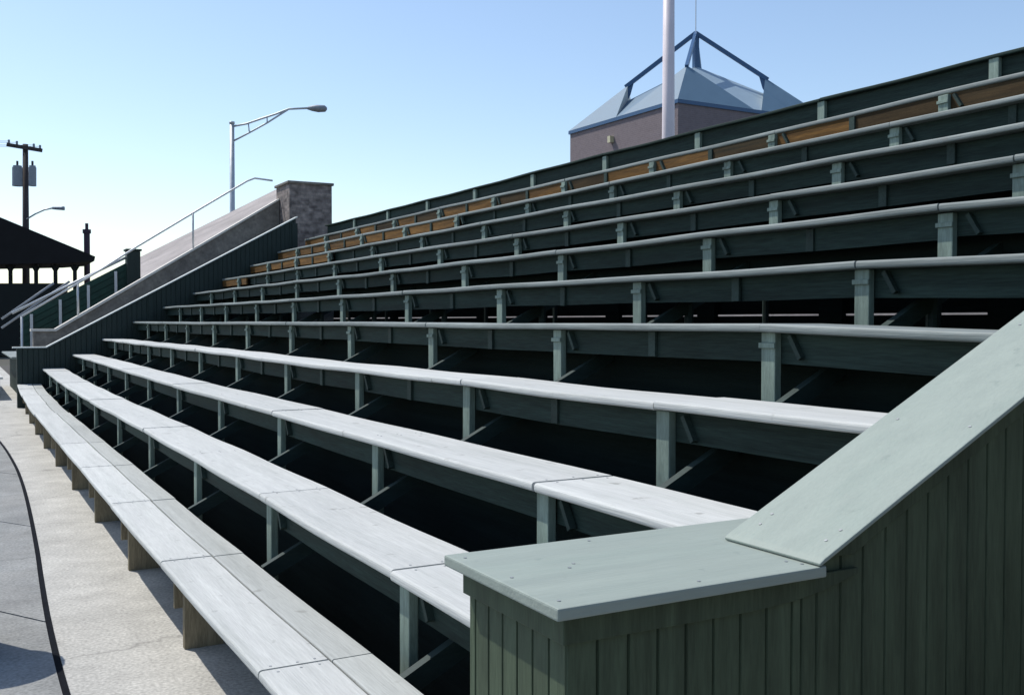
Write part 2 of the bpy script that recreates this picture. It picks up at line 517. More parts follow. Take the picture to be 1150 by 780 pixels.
for k in range(1, 12):
    X, Z = ROWX[k], ROWZ[k]
    bench = empty('bleacher_bench', X, FR[0], GZ, BENCH_LABEL[k], 'bench', 'bench rows of the bleachers')
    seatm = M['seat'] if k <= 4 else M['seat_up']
    # boards meet over the frames
    if k == 1:
        cuts = [NEAR] + FR + [FAR]
    else:
        cuts = [NEAR, FR[0]] + [FR[i] for i in range(1 + k % 2, 10, 2)] + [FAR]
    for a, b in zip(cuts, cuts[1:]):
        if b - a < 0.3:
            continue
        a2, b2 = a + 0.008, b - 0.008
        tl = random.uniform(-0.010, 0.010) if k != 5 else 0.0
        sh = random.uniform(-0.010, 0.010)
        if k == 1:
            bd_ = MB().sweep(nose(X, X + 0.43, Z, TH), path(k, a2, b2, tl, sh)).build('front_board', M['seat'], bench, (X, a, Z))
            seat_nails(bd_, k, X, Z, a2, b2, 0.43, tl, sh)
            MB().sweep(nose(X + 0.446, X + 0.70, Z - 0.004, TH, 0.012), path(k, a2 + random.uniform(-.02, .02), b2, tl, sh)).build('back_board', M['seat_back'], bench, (X, a, Z))
        else:
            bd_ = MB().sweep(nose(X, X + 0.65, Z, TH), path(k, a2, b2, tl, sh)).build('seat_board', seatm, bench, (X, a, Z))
            if k <= 3: seat_nails(bd_, k, X, Z, a2, b2, 0.65, tl, sh)
    if k == 1:
        # short double-plank legs under the front bench
        leg = None
        for y in FR:
            dx, dz = wobble(k, y)
            if leg is None:
                m_ = MB().box(X + 0.17, X + 0.50, y - 0.07, y + 0.005, GZ, Z - TH - 0.002, 0.006)
                leg = m_.build('leg', M['leg'], bench, (X, y, GZ))
                m_ = MB().box(X + 0.11, X + 0.60, y + 0.045, y + 0.09, GZ + 0.33, Z - TH - 0.002, 0.005)
                brk = m_.build('bracket', M['leg'], bench, (X, y, GZ))
            else:
                copy_part(leg, bench, (X + dx, y, GZ))
                copy_part(brk, bench, (X + dx, y, GZ))
        MB().sweep([(X + 0.60, GZ), (X + 0.64, GZ), (X + 0.64, Z - TH - 0.01), (X + 0.60, Z - TH - 0.01)], path(k, NEAR + .02, FAR - .02)).build('shade_board', M['void_dark'], bench, (X, FR[0], GZ))  # added board, blacks out the space under the front bench
        continue
    # fascia boards, some replaced with bare timber
    fc = [NEAR, FR[0]] + [FR[i] for i in range(1 + (k + 1) % 2, 10, 2)] + [FAR]
    bf = BARE_FROM.get(k)
    if bf and bf > 4:
        fc = sorted(set([c for c in fc if abs(c - bf) > 1.0] + [bf]))
    if k == 11:
        fc = [NEAR] + [c for i in range(9) for c in (FR[i], FR[i] + 1.558)] + [FR[9], FAR]
    for j, (a, b) in enumerate(zip(fc, fc[1:])):
        if b - a < 0.3:
            continue
        bare = bf is not None and a >= bf - 0.01 or (bf is not None and bf <= 4)
        x0 = X + (0.018 if bare else fascia_x)
        h = 0.225 + random.uniform(-0.012, 0.012)
        pr = [(x0, Z - TH - 0.003), (x0, Z - TH - h), (x0 + 0.055, Z - TH - h), (x0 + 0.055, Z - TH - 0.003)]
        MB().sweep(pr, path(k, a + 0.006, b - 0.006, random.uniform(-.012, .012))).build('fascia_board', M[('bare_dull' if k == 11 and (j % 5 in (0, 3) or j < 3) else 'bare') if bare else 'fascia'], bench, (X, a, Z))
    # added near-black board that keeps the opening under the seat in shade
    rh = 0.25 if k == 6 else (1.26 if k <= 5 else 0.70 if k == 7 else 0.95)
    x0 = X + (0.62 if k < 6 else 0.60 if k == 6 else 0.46)
    pr = [(x0, Z - TH - 0.004), (x0, Z - rh), (x0 + 0.03, Z - rh), (x0 + 0.03, Z - TH - 0.004)]
    MB().sweep(pr, path(k, NEAR + 0.01, FAR - 0.01)).build('shade_board', M['void_dark'], bench, (X, FR[0], Z))
    post = cleat = batten = None
    bare_all = bf is not None and bf <= 4
    px0 = X + (post_x if not bare_all else -0.045)
    for i, y in enumerate(FR):
        dx, dz = wobble(k, y)
        bare = bf is not None and y >= bf - 0.01
        off = (-0.127 if bare and not bare_all else 0.0)
        if post is None:
            m_ = MB().box(px0, px0 + 0.064, y - 0.075, y + 0.075, Z - (1.05 if k <= 5 else 0.62), Z - TH - 0.006 - (0.0 if not bare_all else 0.01), 0.008)
            if k >= 5: m_.box(px0 - 0.02, px0 + 0.005, y - 0.085, y + 0.085, Z - 0.19, Z - 0.15, 0.004)
            post = m_.build('post', M['post'], bench, (X, y, Z))
            m_ = MB()
            cx = X + fascia_x - 0.028 if not bare_all else X - 0.01
            m_.beam((cx, y - 0.20, Z - TH - 0.03), (cx, y - 0.31, Z - TH - 0.20), 0.038, 0.05, Vector((1, 0, 0)))
            cleat = m_.build('brace_cleat', M['cleat'], bench, (X, y, Z))
        else:
            pc = copy_part(post, bench, (X + dx + off, y + random.uniform(-.03, .03), Z + dz))
            pc.rotation_euler.x = random.uniform(-.018, .018)
            copy_part(cleat, bench, (X + dx + off, y + random.uniform(-.03, .03), Z + dz))
        if i < 9 and k >= 4:
            yy = y + 1.558 + random.uniform(-.05, .05)
            dx, dz = wobble(k, yy)
            bare = bf is not None and yy >= bf - 0.01
            bx = X + fascia_x - 0.03 + (-0.132 if bare else 0)
            if batten is None:
                batten = MB().box(bx, bx + 0.028, yy - 0.05, yy + 0.05, Z - TH - 0.235, Z - TH - 0.012, 0.004).build('splice_batten', M['cleat'], bench, (bx, yy, Z))
            else:
                copy_part(batten, bench, (bx + dx, yy, Z + dz))

# back rail above the highest seat
X, Z = 12.37, 3.61
rail = empty('back_rail', X, FR[0], GZ, 'long green top rail with wide boards on posts, along the skyline behind the highest seat', 'rail')
KINK[12] = 0.0
cuts = [NEAR] + [FR[0]] + FR[2::2] + [FAR + 0.6]
for a, b in zip(cuts, cuts[1:]):
    MB().sweep(nose(X - 0.02, X + 0.22, Z, 0.05, 0.015), path(12, a + 0.006, b - 0.006, random.uniform(-.015, .015))).build('top_board', M['fascia'], rail, (X, a, Z))
    pr = [(X + 0.08, Z - 0.052), (X + 0.08, Z - 0.36), (X + 0.14, Z - 0.36), (X + 0.14, Z - 0.052)]
    MB().sweep(pr, path(12, a + 0.006, b - 0.006, random.uniform(-.015, .015))).build('rail_board', M['fascia'], rail, (X, a, Z))
    pr = [(X + 0.085, Z - 0.375), (X + 0.085, Z - 0.66), (X + 0.14, Z - 0.66), (X + 0.14, Z - 0.375)]
    MB().sweep(pr, path(12, a + 0.006, b - 0.006, random.uniform(-.015, .015))).build('rail_board', M['fascia'], rail, (X, a, Z))
post = None
for y in FR:
    if post is None:
        post = MB().box(X + 0.01, X + 0.078, y - 0.075, y + 0.075, Z - 0.95, Z - 0.056, 0.008).build('post', M['post'], rail, (X, y, Z))
    else:
        copy_part(post, rail, (X, y, Z))

# sloping support beams below the benches
def rowline(x):
    return -0.04 + 0.509 * (x - 5.37)


ORD = ['nearest', 'second nearest', 'third nearest', 'fourth nearest', 'fifth nearest', 'sixth nearest', 'seventh nearest', 'eighth nearest', 'second farthest', 'farthest']
proto = None
for i, y in enumerate(FR):
    yy = y - 0.24
    if proto is None:
        mb = MB().beam((2.36, yy, rowline(2.36) - 0.61), (12.2, yy, rowline(12.2) - 0.61), 0.07, 0.13)
        mb.tube([(7.0, yy, rowline(7.0) - 0.6), (7.0, yy, GZ)], 0.05, 8)
        mb.tube([(11.0, yy, rowline(11.0) - 0.6), (11.0, yy, GZ)], 0.05, 8)
        proto = mb.build('sloping_beam', M['beam'], None, (2.36, yy, GZ))
        b_ = proto
    else:
        b_ = proto.copy(); COL.objects.link(b_)
        b_.location = W(2.36, yy, GZ)
    tag(b_, 'dull sloping pipe beam in the dark under the benches, %s of its row' % ORD[i], 'beam', 'sloping beams under the benches', 'thing')

# boarded back of the stand, with a narrow open slot at eye level
X = 12.62
bw = empty('back_wall', X, 5, GZ, 'dark boarded back wall deep under the benches with a narrow slot of light', 'wall')
MB().box(X, X + 0.08, 1.5, 37.2, GZ, 0.092).build('lower_boarding', M['void_dark'], bw, (X, 5, GZ))
MB().box(X, X + 0.08, 1.5, 37.2, 0.122, 3.2).build('upper_boarding', M['void_dark'], bw, (X, 5, GZ))
pp = None
for y in FR:
    for yo in (-0.35,):
        if pp is None:
            pp = MB().box(X - 0.1, X - 0.002, y + yo, y + yo + 0.5, GZ, 3.1).build('back_post', M['void_dark'], bw, (X, y + yo, GZ))
        else:
            copy_part(pp, bw, (X, y + yo, GZ))

bd = empty('slot_backing_wall', 30, 25, GZ, 'added pale pinkish wall that dims the narrow slot behind the benches', 'wall')  # added behind the slot to dim the bright sky seen through it
MB().box(30, 30.4, -20, 110, GZ, 0.9).build('wall_body', M['pink'], bd, (30, 25, GZ))
MB().box(29.94, 30.46, -20, 110, 0.903, 1.0).build('coping', M['coping'], bd, (30, 25, .9))

# ------------------------------------------------------------------ near end wall
ZC = -0.78
XF, XFOLD, XEND = 1.505, 2.405, 12.3
YN, YS, YFL = 2.41, 2.755, 3.02                        # near face, back of the sloping part, back of the flat part
SL = 0.483


def captop(x):
    return ZC if x <= XFOLD else ZC + SL * (x - XFOLD)


wall = empty('panelled_end_wall', XF, YN, GZ, 'nearest green boarded end wall with flat pale cap and sloping cap, at lower right', 'wall')


def board_face(mb, edges, fn, gw=0.006, gd=0.022):
    """tongue-and-groove face: edges = board joints; fn(s, depth, top) -> point."""
    for s0, s1 in zip(edges, edges[1:]):
        seq = [(s0, gd), (s0 + gw, 0.0), (s1 - gw, 0.0), (s1, gd)]
        for (sa, da), (sb, db) in zip(seq, seq[1:]):
            mb.poly([fn(sa, da, 0), fn(sb, db, 0), fn(sb, db, 1), fn(sa, da, 1)])


CT = 0.036
mb = MB()
xs = [XF]
while xs[-1] < XEND - 0.15:
    xs.append(xs[-1] + 0.107 + random.uniform(-0.003, 0.003))
xs.append(XEND)
xs = sorted(set(xs + [XFOLD]))
xs = [x for x in xs if x == XFOLD or abs(x - XFOLD) > 0.03]
board_face(mb, xs, lambda s, d, t: (s, YN + d, (captop(s) - CT - 0.003) if t else GZ))
# back faces and core
mb.poly([(XF + .02, YS, GZ), (XFOLD, YS, GZ), (XFOLD, YS, ZC - CT - .004), (XF + .02, YS, ZC - CT - .004)],)
mb.poly([(XFOLD, YS, GZ), (XEND, YS, GZ), (XEND, YS, captop(XEND) - CT - .004), (XFOLD, YS, ZC - CT - .004)])
mb.poly([(XEND, YN + .01, GZ), (XEND, YS, GZ), (XEND, YS, captop(XEND) - CT - .004), (XEND, YN + .01, captop(XEND) - CT - .004)])
mb.box(XF + 0.016, XFOLD + 0.02, YS + 0.002, YFL, GZ, ZC - CT - 0.004)
ye = [YN + 0.0]
while ye[-1] < YFL - 0.12:
    ye.append(ye[-1] + 0.094)
ye.append(YFL)
board_face(mb, ye, lambda s, d, t: (XF + d, s, (ZC - CT - 0.003) if t else GZ))
mb.build('board_panel', M['panel'], wall, (XF, YN, GZ))
# flat cap: overhang a little wider at the near corner
f0, f1 = 0.072, 0.075
t_ = ZC
capf = MB().prism([(XF - f1, YN - 0.078), (XFOLD + 0.03, YN - 0.078), (XFOLD + 0.42, YFL + 0.045), (XF - f0, YFL + 0.045)], 'z', ZC - CT, ZC, 0.006)
cf = capf.build('flat_cap', M['cap'], wall, (XF, YN, ZC))
nails([(XF - .03, YN - .01, ZC), (XF - .02, YN + .28, ZC), (XF - .03, YFL - .03, ZC), (XF + .45, YN - .03, ZC), (XF + .47, YFL - .01, ZC), (XF + .88, YN - .02, ZC), (XF + .2, YN + .3, ZC), (XF + .24, YN + .34, ZC), (XFOLD - .04, YN + .03, ZC)], cf, r=0.006)
L2 = XEND + 0.06
pr = [(XFOLD, ZC + 0.003), (XFOLD + 0.005, ZC + 0.003), (L2, captop(L2) + 0.0), (L2, captop(L2) + 0.030), (XFOLD + 0.02, ZC + 0.026), (XFOLD - 0.002, ZC + 0.012)]
sc_ = MB().prism(pr, 'y', YN - 0.081, YS + 0.03, 0.005)
sc_ = sc_.build('sloping_cap', M['cap'], wall, (XFOLD, YN, ZC))
slz = lambda x: ZC + 0.026 + (captop(L2) + 0.030 - ZC - 0.026) * (x - XFOLD - 0.02) / (L2 - XFOLD - 0.02)
nails([(x, y + random.uniform(-.01, .01), slz(x)) for x in (2.5, 2.56, 3.2, 3.95, 4.6, 5.3, 6.1) for y in (YN - .02, YS - .04)], sc_, (-SL, 0, 1), 0.006)
# trim boards under the caps
tz = ZC - CT - 0.004
MB().prism([(XF - 0.020, tz), (XF - 0.020, tz - 0.085), (2.18, tz - 0.085), (2.36, tz - 0.075), (2.50, tz - 0.055), (2.64, tz - 0.02), (2.64, tz)], 'y', YN - 0.022, YN - 0.001, 0.004).build('trim_board', M['panel'], wall, (XF, YN, tz))
MB().box(XF - 0.022, XF - 0.001, YN - 0.0225, YFL + 0.004, tz - 0.085, tz - 0.001, 0.004).build('trim_board', M['panel'], wall, (XF, YN, tz))
d0 = 2.44
pr = [(d0, captop(d0) - 0.006), (L2 - .1, captop(L2 - .1) - 0.006), (L2 - .1, captop(L2 - .1) - 0.10), (2.62, captop(2.62) - 0.10)]
MB().prism(pr, 'y', YN - 0.018, YN - 0.0005, 0.004).build('trim_board', M['panel'], wall, (d0, YN, tz))

# unseen stair aisle, modelled on the far end and added to darken that wall
st = empty('stair', 2.2, 1.0, GZ, 'unseen concrete stair added beside the nearest green wall to cut bounced light', 'stair')
mb = MB()
for i in range(18):
    x0 = 2.2 + i * 0.58
    mb.box(x0, x0 + 0.6 if i < 17 else 12.9, -0.75, YN - 0.1, GZ, GZ + 0.28 * (i + 1))
mb.build('steps', M['stone'], st, (2.2, 1.0, GZ))
PN = empty('stone_parapet', 1.6, -1.2, GZ, 'unseen grey stone parapet added to shade the nearest green wall across the stair', 'wall')  # added out of view to block sky light from the near wall
MB().prism([(1.6, GZ), (1.6, -0.4), (2.3, -0.4), (12.3, 5.5), (12.3, GZ)], 'y', -1.2, -0.78).build('wall_body', M['stone'], PN, (1.6, -1.2, GZ))
MB().prism([(1.55, -0.397), (2.3, -0.397), (12.3, 5.503), (12.3, 5.58), (2.27, -0.315), (1.55, -0.315)], 'y', -1.26, -0.72).build('coping', M['coping'], PN, (1.6, -1.2, GZ))

# ------------------------------------------------------------------ far end wall, stair, parapets, pier
Y1 = FAR
fw_ = empty('panelled_end_wall', 1.82, Y1, GZ, 'far dark green end wall with thin pale sloping cap, where the benches stop', 'wall')


def t1(x):
    return -0.83 if x < 2.71 else -0.83 + (x - 2.71) * 0.554


mb = MB()
xs = [1.84 + 0.16 * i for i in range(58)]
xs = [x for x in xs if abs(x - 2.71) > .05] + [2.71, 11.05]
xs = sorted(set(xs))
board_face(mb, xs, lambda s, d, t: (s, Y1 + d, (t1(s) - 0.04) if t else GZ), 0.01, 0.015)
mb.poly([(1.84, Y1 + .01, GZ), (1.84, Y1 + .3, GZ), (1.84, Y1 + .3, t1(1.84) - .04), (1.84, Y1 + .01, t1(1.84) - .04)])
mb.poly([(11.05, Y1 + .01, GZ), (11.05, Y1 + .3, GZ), (11.05, Y1 + .3, t1(11.05) - .04), (11.05, Y1 + .01, t1(11.05) - .04)])
mb.poly([(x, Y1 + .3, t1(x) - .04 if x > 0 else GZ) for x in (1.84, 2.71, 11.05)] + [(11.05, Y1 + .3, GZ), (1.84, Y1 + .3, GZ)])
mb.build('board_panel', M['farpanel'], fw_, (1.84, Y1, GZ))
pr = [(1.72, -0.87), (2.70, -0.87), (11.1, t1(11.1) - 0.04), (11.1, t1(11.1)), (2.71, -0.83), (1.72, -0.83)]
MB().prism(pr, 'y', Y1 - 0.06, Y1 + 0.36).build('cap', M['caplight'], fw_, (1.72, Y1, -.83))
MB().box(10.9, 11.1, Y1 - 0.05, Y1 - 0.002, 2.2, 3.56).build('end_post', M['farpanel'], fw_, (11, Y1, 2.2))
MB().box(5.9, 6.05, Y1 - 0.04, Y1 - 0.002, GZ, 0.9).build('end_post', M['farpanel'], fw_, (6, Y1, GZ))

st = empty('stair', 2.6, 38, GZ, 'concrete stair climbing between the far green wall and the stone parapet', 'stair')
mb = MB()
for i in range(18):
    x0 = 2.7 + i * 0.5
    mb.box(x0, x0 + 0.52 if i < 17 else 12.6, Y1 + 0.38, 38.9, GZ, GZ + 0.27 * (i + 1) * 1.02)
mb.build('steps', M['concrete'], st, (2.7, 38, GZ))

Y2 = 39.3
P2 = empty('stone_parapet', 2.5, Y2, GZ, 'grey stone stair parapet with pale top edge, rising beyond the far green wall', 'wall')
pl = [(2.5, -0.30), (3.25, -0.30), (11.30, 4.78)]
MB().prism([(2.52, GZ), (2.52, -0.36), (3.25, -0.36), (11.3, 4.72), (11.3, GZ)], 'y', Y2, Y2 + 0.45).build('wall_body', M['stone'], P2, (2.5, Y2, GZ))
MB().prism([(2.44, -0.355), (3.25, -0.355), (11.3, 4.725), (11.3, 4.80), (3.22, -0.27), (2.44, -0.27)], 'y', Y2 - 0.06, Y2 + 0.5).build('coping', M['coping'], P2, (2.5, Y2, -.3))

# handrail on that parapet
hr = empty('handrail', 2.2, Y2 + 0.2, GZ, 'thin grey pipe handrail with slim posts above the stone stair parapet', 'handrail')
pts = [(2.15, Y2 + .2, 0.16), (4.73, Y2 + .2, 1.83), (6.07, Y2 + .2, 2.77), (8.05, Y2 + .2, 4.08), (10.1, Y2 + .2, 5.42), (10.4, Y2 + .2, 5.55), (11.1, Y2 + .2, 5.50)]
MB().tube(pts, 0.036, 8).build('top_pipe', M['steel'], hr, (2.15, Y2, .16), smooth=True)


def railz(x):
    for (x0, _, z0), (x1, _, z1) in zip(pts, pts[1:]):
        if x <= x1:
            return z0 + (z1 - z0) * (x - x0) / (x1 - x0)


def p2top(x):
    return -0.29 if x < 3.25 else -0.29 + (x - 3.25) * 0.631


for x in (2.17, 4.0, 8.05):
    MB().tube([(x, Y2 + .2, railz(x)), (x, Y2 + .2, (p2top(x) if x > 2.5 else GZ))], 0.038, 8).build('post', M['steel'], hr, (x, Y2, 0), smooth=True)
# bottle green slatted guard at the foot of the next section
Y3 = 42.3
gr = empty('slatted_guard', 3.2, Y3, GZ, 'bottle green slatted guard beside the foot of the stair handrail', 'fence')
for j in range(5):
    zo = -0.15 - 0.26 * j
    MB().beam((2.3, Y3, 0.2 + zo), (6.5, Y3, 2.55 + zo), 0.05, 0.245).build('slat', M['greenrail'], gr, (4, Y3, 1 + zo))
for x in (2.6, 3.6, 4.6, 5.6):
    MB().box(x, x + .1, Y3 - .1, Y3 - 0.03, GZ, 0.1 + (x - 2.3) * .56).build('post', M['steel'], gr, (x, Y3, GZ))
MB().tube([(2.0, Y3, 0.30), (6.5, Y3, 2.75)], 0.05, 8).build('top_pipe', M['steel'], gr, (4, Y3, 1), smooth=True)
# small gatepost-like pier and the pinkish parapet above it
p3 = empty('concrete_deck', 8, 46, GZ, 'pinkish sunlit sloping deck rising behind the thin handrail towards the brick pier', 'deck')
q0 = [(6.5, Y3), (12.4, Y3), (15.5, 54), (8.3, 54)]
def dz_(x, y=Y3):
    return -2.0 + 0.55 * x + (y - Y3) / 11.7 * 0.62
nt_ = 1
def dk(t, e):              # t along the slope, e 0 = near edge, 1 = far edge
    return (6.5 + 5.9 * t, Y3) if e == 0 else (8.3 + 7.2 * t, 54)
mb = MB()
for i in range(nt_):
    a, b = i / nt_, (i + 1) / nt_
    n0, n1, f0_, f1_ = dk(a, 0), dk(b, 0), dk(a, 1), dk(b, 1)
    bot = [(*p, GZ) for p in (n0, n1, f1_, f0_)]
    top = [(*p, dz_(p[0], p[1])) for p in (n0, n1, f1_, f0_)]
    mb.poly(top, *[[bot[q], bot[(q + 1) % 4], top[(q + 1) % 4], top[q]] for q in range(4)])
mb.build('deck_body', M['pink'], p3, (8, 46, GZ))
MB().beam((6.5, Y3 + .1, dz_(6.5) + .04), (11.9, Y3 + .1, dz_(11.9) + .04), 0.2, 0.08).build('kerb', M['coping'], p3, (6.5, Y3, 2.4))
o = MB().box(6.05, 6.55, Y3 - 0.25, Y3 + 0.3, GZ, 2.75, 0.03).box(6.0, 6.6, Y3 - 0.3, Y3 + 0.35, 2.752, 2.83, 0.02).build('stub_pier', M['farpanel'], None, (6.3, Y3, GZ))
tag(o, 'small grey green pier at the low end of the pinkish deck', 'pier', None, 'thing')

bp = empty('brick_pier', 12.1, 38.9, GZ, 'square purple grey brick pier with thin dark cap, at the top of the far stair', 'pier')
MB().box(11.32, 13.0, 38.0, 39.75, GZ, 5.24).build('brickwork', M['brick'], bp, (12.1, 38.9, GZ))
MB().box(11.25, 13.07, 37.93, 39.82, 5.243, 5.34, 0.02).build('cap', M['stone'], bp, (12.1, 38.9, 5.24))

# front bench of the next section, just past the far wall
nb = empty('bleacher_bench', 1.0, 44, GZ, 'distant white front bench beyond the far green wall, at the left photo edge', 'bench', 'benches of the next section')
for y0 in (40.5, 43.5, 46.5):
    MB().sweep(nose(0.95, 1.6, -2.0, .07), [(y0, 0, 0), (y0 + 2.96, 0, 0)]).build('seat_board', M['seat'], nb, (1, y0, -2))
    MB().box(1.05, 1.5, y0 + .1, y0 + .25, GZ, -2.08).build('leg', M['leg'], nb, (1, y0, GZ))
nb = empty('bleacher_bench', 2.0, 44, GZ, 'distant dark bench row right behind the white bench past the far green wall', 'bench', 'benches of the next section')
MB().sweep(nose(1.9, 2.5, -1.3, .07), [(41, 0, 0), (49, 0, 0)]).build('seat_board', M['seat_up'], nb, (2, 41, -1.3))
MB().box(2.2, 2.25, 41, 49, GZ, -1.38).build('fascia_board', M['fascia'], nb, (2, 41, GZ))

# ------------------------------------------------------------------ covered grandstand far left
GF = 84.0
gs = empty('covered_grandstand', *at(20, 400, GF)[:2], GZ, 'dark covered grandstand with sloping roof on bracketed posts, at the far left', 'grandstand')


def A(px, py, fw=GF):
    return Vector(at(px, py, fw))


dirv = (A(100, 300) - A(0, 300)).normalized(); dirv.z = 0
back = Vector((A(-20, 300).x, A(-20, 300).y, 0)).normalized() * 9
def slab(pl, th, name, m, parent):
    pl = [Vector(p) for p in pl]
    mb = MB()
    q = [p + th for p in pl]
    n = len(pl)
    mb.poly(pl, q[::-1], *[[pl[i], q[i], q[(i + 1) % n], pl[(i + 1) % n]] for i in range(n)])
    return mb.build(name, m, parent, tuple(pl[0]))


slab([A(-120, 196), A(3, 245), A(107, 288), A(106, 293), A(80, 295), A(-120, 299), A(-320, 295), A(-346, 293), A(-347, 288), A(-243, 245)], back, 'roof', M['darkroof'], gs)
def low(p):
    return Vector((p.x, p.y, GZ))


slab([A(-316, 318), A(76, 318), A(76, 342), low(A(52, 371)), low(A(-316, 371))], back * 0.55, 'front_wall', M['darkwood'], gs)
for px in (-300, -240, -180, -120, -60, 12, 41, 63, 85):
    a, b = A(px, 296), A(px, 322)
    p_ = MB().beam(a + back * .1, Vector((b.x, b.y, GZ)) + back * .1, 0.24, 0.24, Vector((0.48, 0.87, 0))).build('roof_post', M['darkwood'], gs, tuple(b))
    br = MB()
    for s in (-1, 1):
        br.beam(A(px + s * 5, 297) + back * .1, A(px, 305) + back * .1, 0.13, 0.13, Vector((0.48, 0.87, 0)))
    br.build('bracket', M['darkwood'], p_, tuple(a))
for px0, py0, px1, py1 in ((2, 358, 60, 318), (2, 368, 78, 316)):
    MB().tube([A(px0, py0, 60), A(px1, py1, 60)], 0.07, 8).build('stair_pipe', M['grey'], gs, tuple(A(px0, py0, 60)), smooth=True)
o = MB()
v0 = A(97.5, 300, 92); v1 = A(97.5, 262, 92)
o.tube([(v0.x, v0.y, GZ), tuple(v1)], 0.26, 12)
o.tube([tuple(v1), (v1.x, v1.y, v1.z + 0.35)], 0.36, 12)
o.tube([(v1.x, v1.y, v1.z + 0.35), (v1.x, v1.y, v1.z + .9)], 0.14, 10)
o = o.build('vent_pipe', M['purplepipe'], None, (v0.x, v0.y, GZ), smooth=False)
tag(o, 'dark rusty vent pipe rising past the tip of the dark grandstand roof', 'pipe', None, 'thing')

# ------------------------------------------------------------------ utility pole
UF = 96.0
ub = A(28.5, 300, UF)
up = empty('utility_pole', ub.x, ub.y, GZ, 'dark timber utility pole with crossarm and grey transformers, above the far grandstand roof', 'utility pole')
ut = A(28.5, 162, UF)
MB().tube([(ub.x, ub.y, GZ), tuple(ut)], 0.36, 12, 0.24).build('pole', M['creosote'], up, (ub.x, ub.y, GZ), smooth=True)
ca = MB().beam(A(8, 162.5, UF - .4), A(47, 169, UF - .4), 0.25, 0.34).build('crossarm', M['creosote'], up, tuple(ut))
for px, py in ((10, 160), (19, 161.5), (38, 164.5), (45, 166)):
    q = A(px, py, UF - .4)
    MB().tube([q + Vector((0, 0, -.1)), q + Vector((0, 0, .25))], 0.10, 8).build('insulator', M['grey'], ca, tuple(q))
for px, w in ((19.5, 0.46), (36.5, 0.34)):
    a, b = A(px, 209, UF - .5), A(px, 188, UF - .5)
    t = MB().tube([a, b], w, 14)
    t.tube([b, b + Vector((0, 0, .16))], w * .85, 14)
    t = t.build('transformer', M['grey'], up, tuple(a))
    MB().tube([b + Vector((0, 0, .16)), b + Vector((0, 0, .6))], 0.1, 8).build('bushing', M['creosote'], t, tuple(b))
la = [A(30, 246, UF - .3), A(40, 240, UF - .3), A(50, 235.5, UF - .3), A(60, 233.5, UF - .3)]
arm = MB().tube(la, 0.075, 8).build('lamp_arm', M['steel'], up, tuple(la[0]), smooth=True)
h0, h1 = A(59, 233.6, UF - .3), A(72, 234, UF - .3)
MB().tube([h0, h0.lerp(h1, .3), h0.lerp(h1, .8), h1], 0.13, 10, 0.2).build('lamp_head', M['grey'], arm, tuple(h0), smooth=True)
# wires off to the left
for px, py in ((10, 158.5), (19, 160), (38, 163), (45, 164.5)):
    q = A(px, py, UF - .4)
    q2 = A(px - 420, py - 40, UF + 20)
    ww = [q.lerp(q2, i / 10) - Vector((0, 0, 2.2 * (i / 10) * (1 - i / 10) * 2)) for i in range(11)]
    MB().tube(ww, 0.018, 5).build('wire', M['creosote'], up, tuple(q))

# ------------------------------------------------------------------ street lamp behind the stair
LF = 62.0
lb = A(260.5, 240, LF)
lamp = empty('street_lamp', lb.x, lb.y, GZ, 'tall grey street lamp with trussed arm reaching right, behind the stair parapet', 'street lamp')
lt = A(260.5, 139, LF)
MB().tube([(lb.x, lb.y, GZ), tuple(lt)], 0.19, 14, 0.14).tube([tuple(lt), tuple(lt + Vector((0, 0, .12)))], 0.17, 12).build('pole', M['steel'], lamp, (lb.x, lb.y, GZ), smooth=True)
u_ = [A(261, 142, LF), A(277, 139, LF), A(290, 134.5, LF), (A(310, 128, LF)), A(324, 122.5, LF), A(346, 121.5, LF)]
arm = MB().tube(u_, 0.062, 8).tube([A(261, 159, LF), A(280, 149, LF), A(300, 138, LF), A(324, 122.8, LF)], 0.055, 8)
arm.tube([A(279, 139, LF), A(280, 149, LF)], 0.04, 6).tube([A(300, 131, LF), A(300, 138, LF)], 0.04, 6)
arm = arm.build('lamp_arm', M['steel'], lamp, tuple(u_[0]), smooth=True)
ha, hb = A(345, 121.5, LF), A(367, 121.8, LF)
hd = MB()
hv = [ha, ha.lerp(hb, .25), ha.lerp(hb, .55), ha.lerp(hb, .9), hb]
rr = [0.09, 0.20, 0.27, 0.24, 0.10]
t = bmesh.new(); rings = []
dd = (hb - ha).normalized(); sd = dd.cross(Vector((0, 0, 1))).normalized()
for p, r_ in zip(hv, rr):
    rings.append([t.verts.new(p + sd * math.cos(k * math.pi / 6) * r_ * 1.3 + Vector((0, 0, 1)) * math.sin(k * math.pi / 6) * r_ * (0.75 if k < 6 else 0.9)) for k in range(12)])
for a, b in zip(rings, rings[1:]):
    for k in range(12):
        t.faces.new((a[k], a[(k + 1) % 12], b[(k + 1) % 12], b[k]))
t.faces.new(rings[0][::-1]); t.faces.new(rings[-1])
hd._merge(t)
hd.build('lamp_head', M['grey'], arm, tuple(ha), smooth=True)

# ------------------------------------------------------------------ thick white pole
PF = 27.0
pb = A(750.5, 150, PF)
ptop = A(750, -160, PF)
o = empty('white_pole', pb.x, pb.y, GZ, 'thick pinkish white pole rising behind the benches in front of the blue roof', 'pole')
MB().tube([(pb.x, pb.y, GZ), (pb.x, pb.y, ptop.z)], 0.20, 24, 0.135).build('shaft', M['whitepole'], o, (pb.x, pb.y, GZ), smooth=True)
MB().tube([(pb.x, pb.y, GZ), (pb.x, pb.y, GZ + .1)], 0.42, 20).build('base_plate', M['steel'], o, (pb.x, pb.y, GZ))
MB().tube([(pb.x, pb.y, ptop.z), (pb.x, pb.y, ptop.z + .12)], 0.2, 16).build('top_cap', M['steel'], o, (pb.x, pb.y, ptop.z))

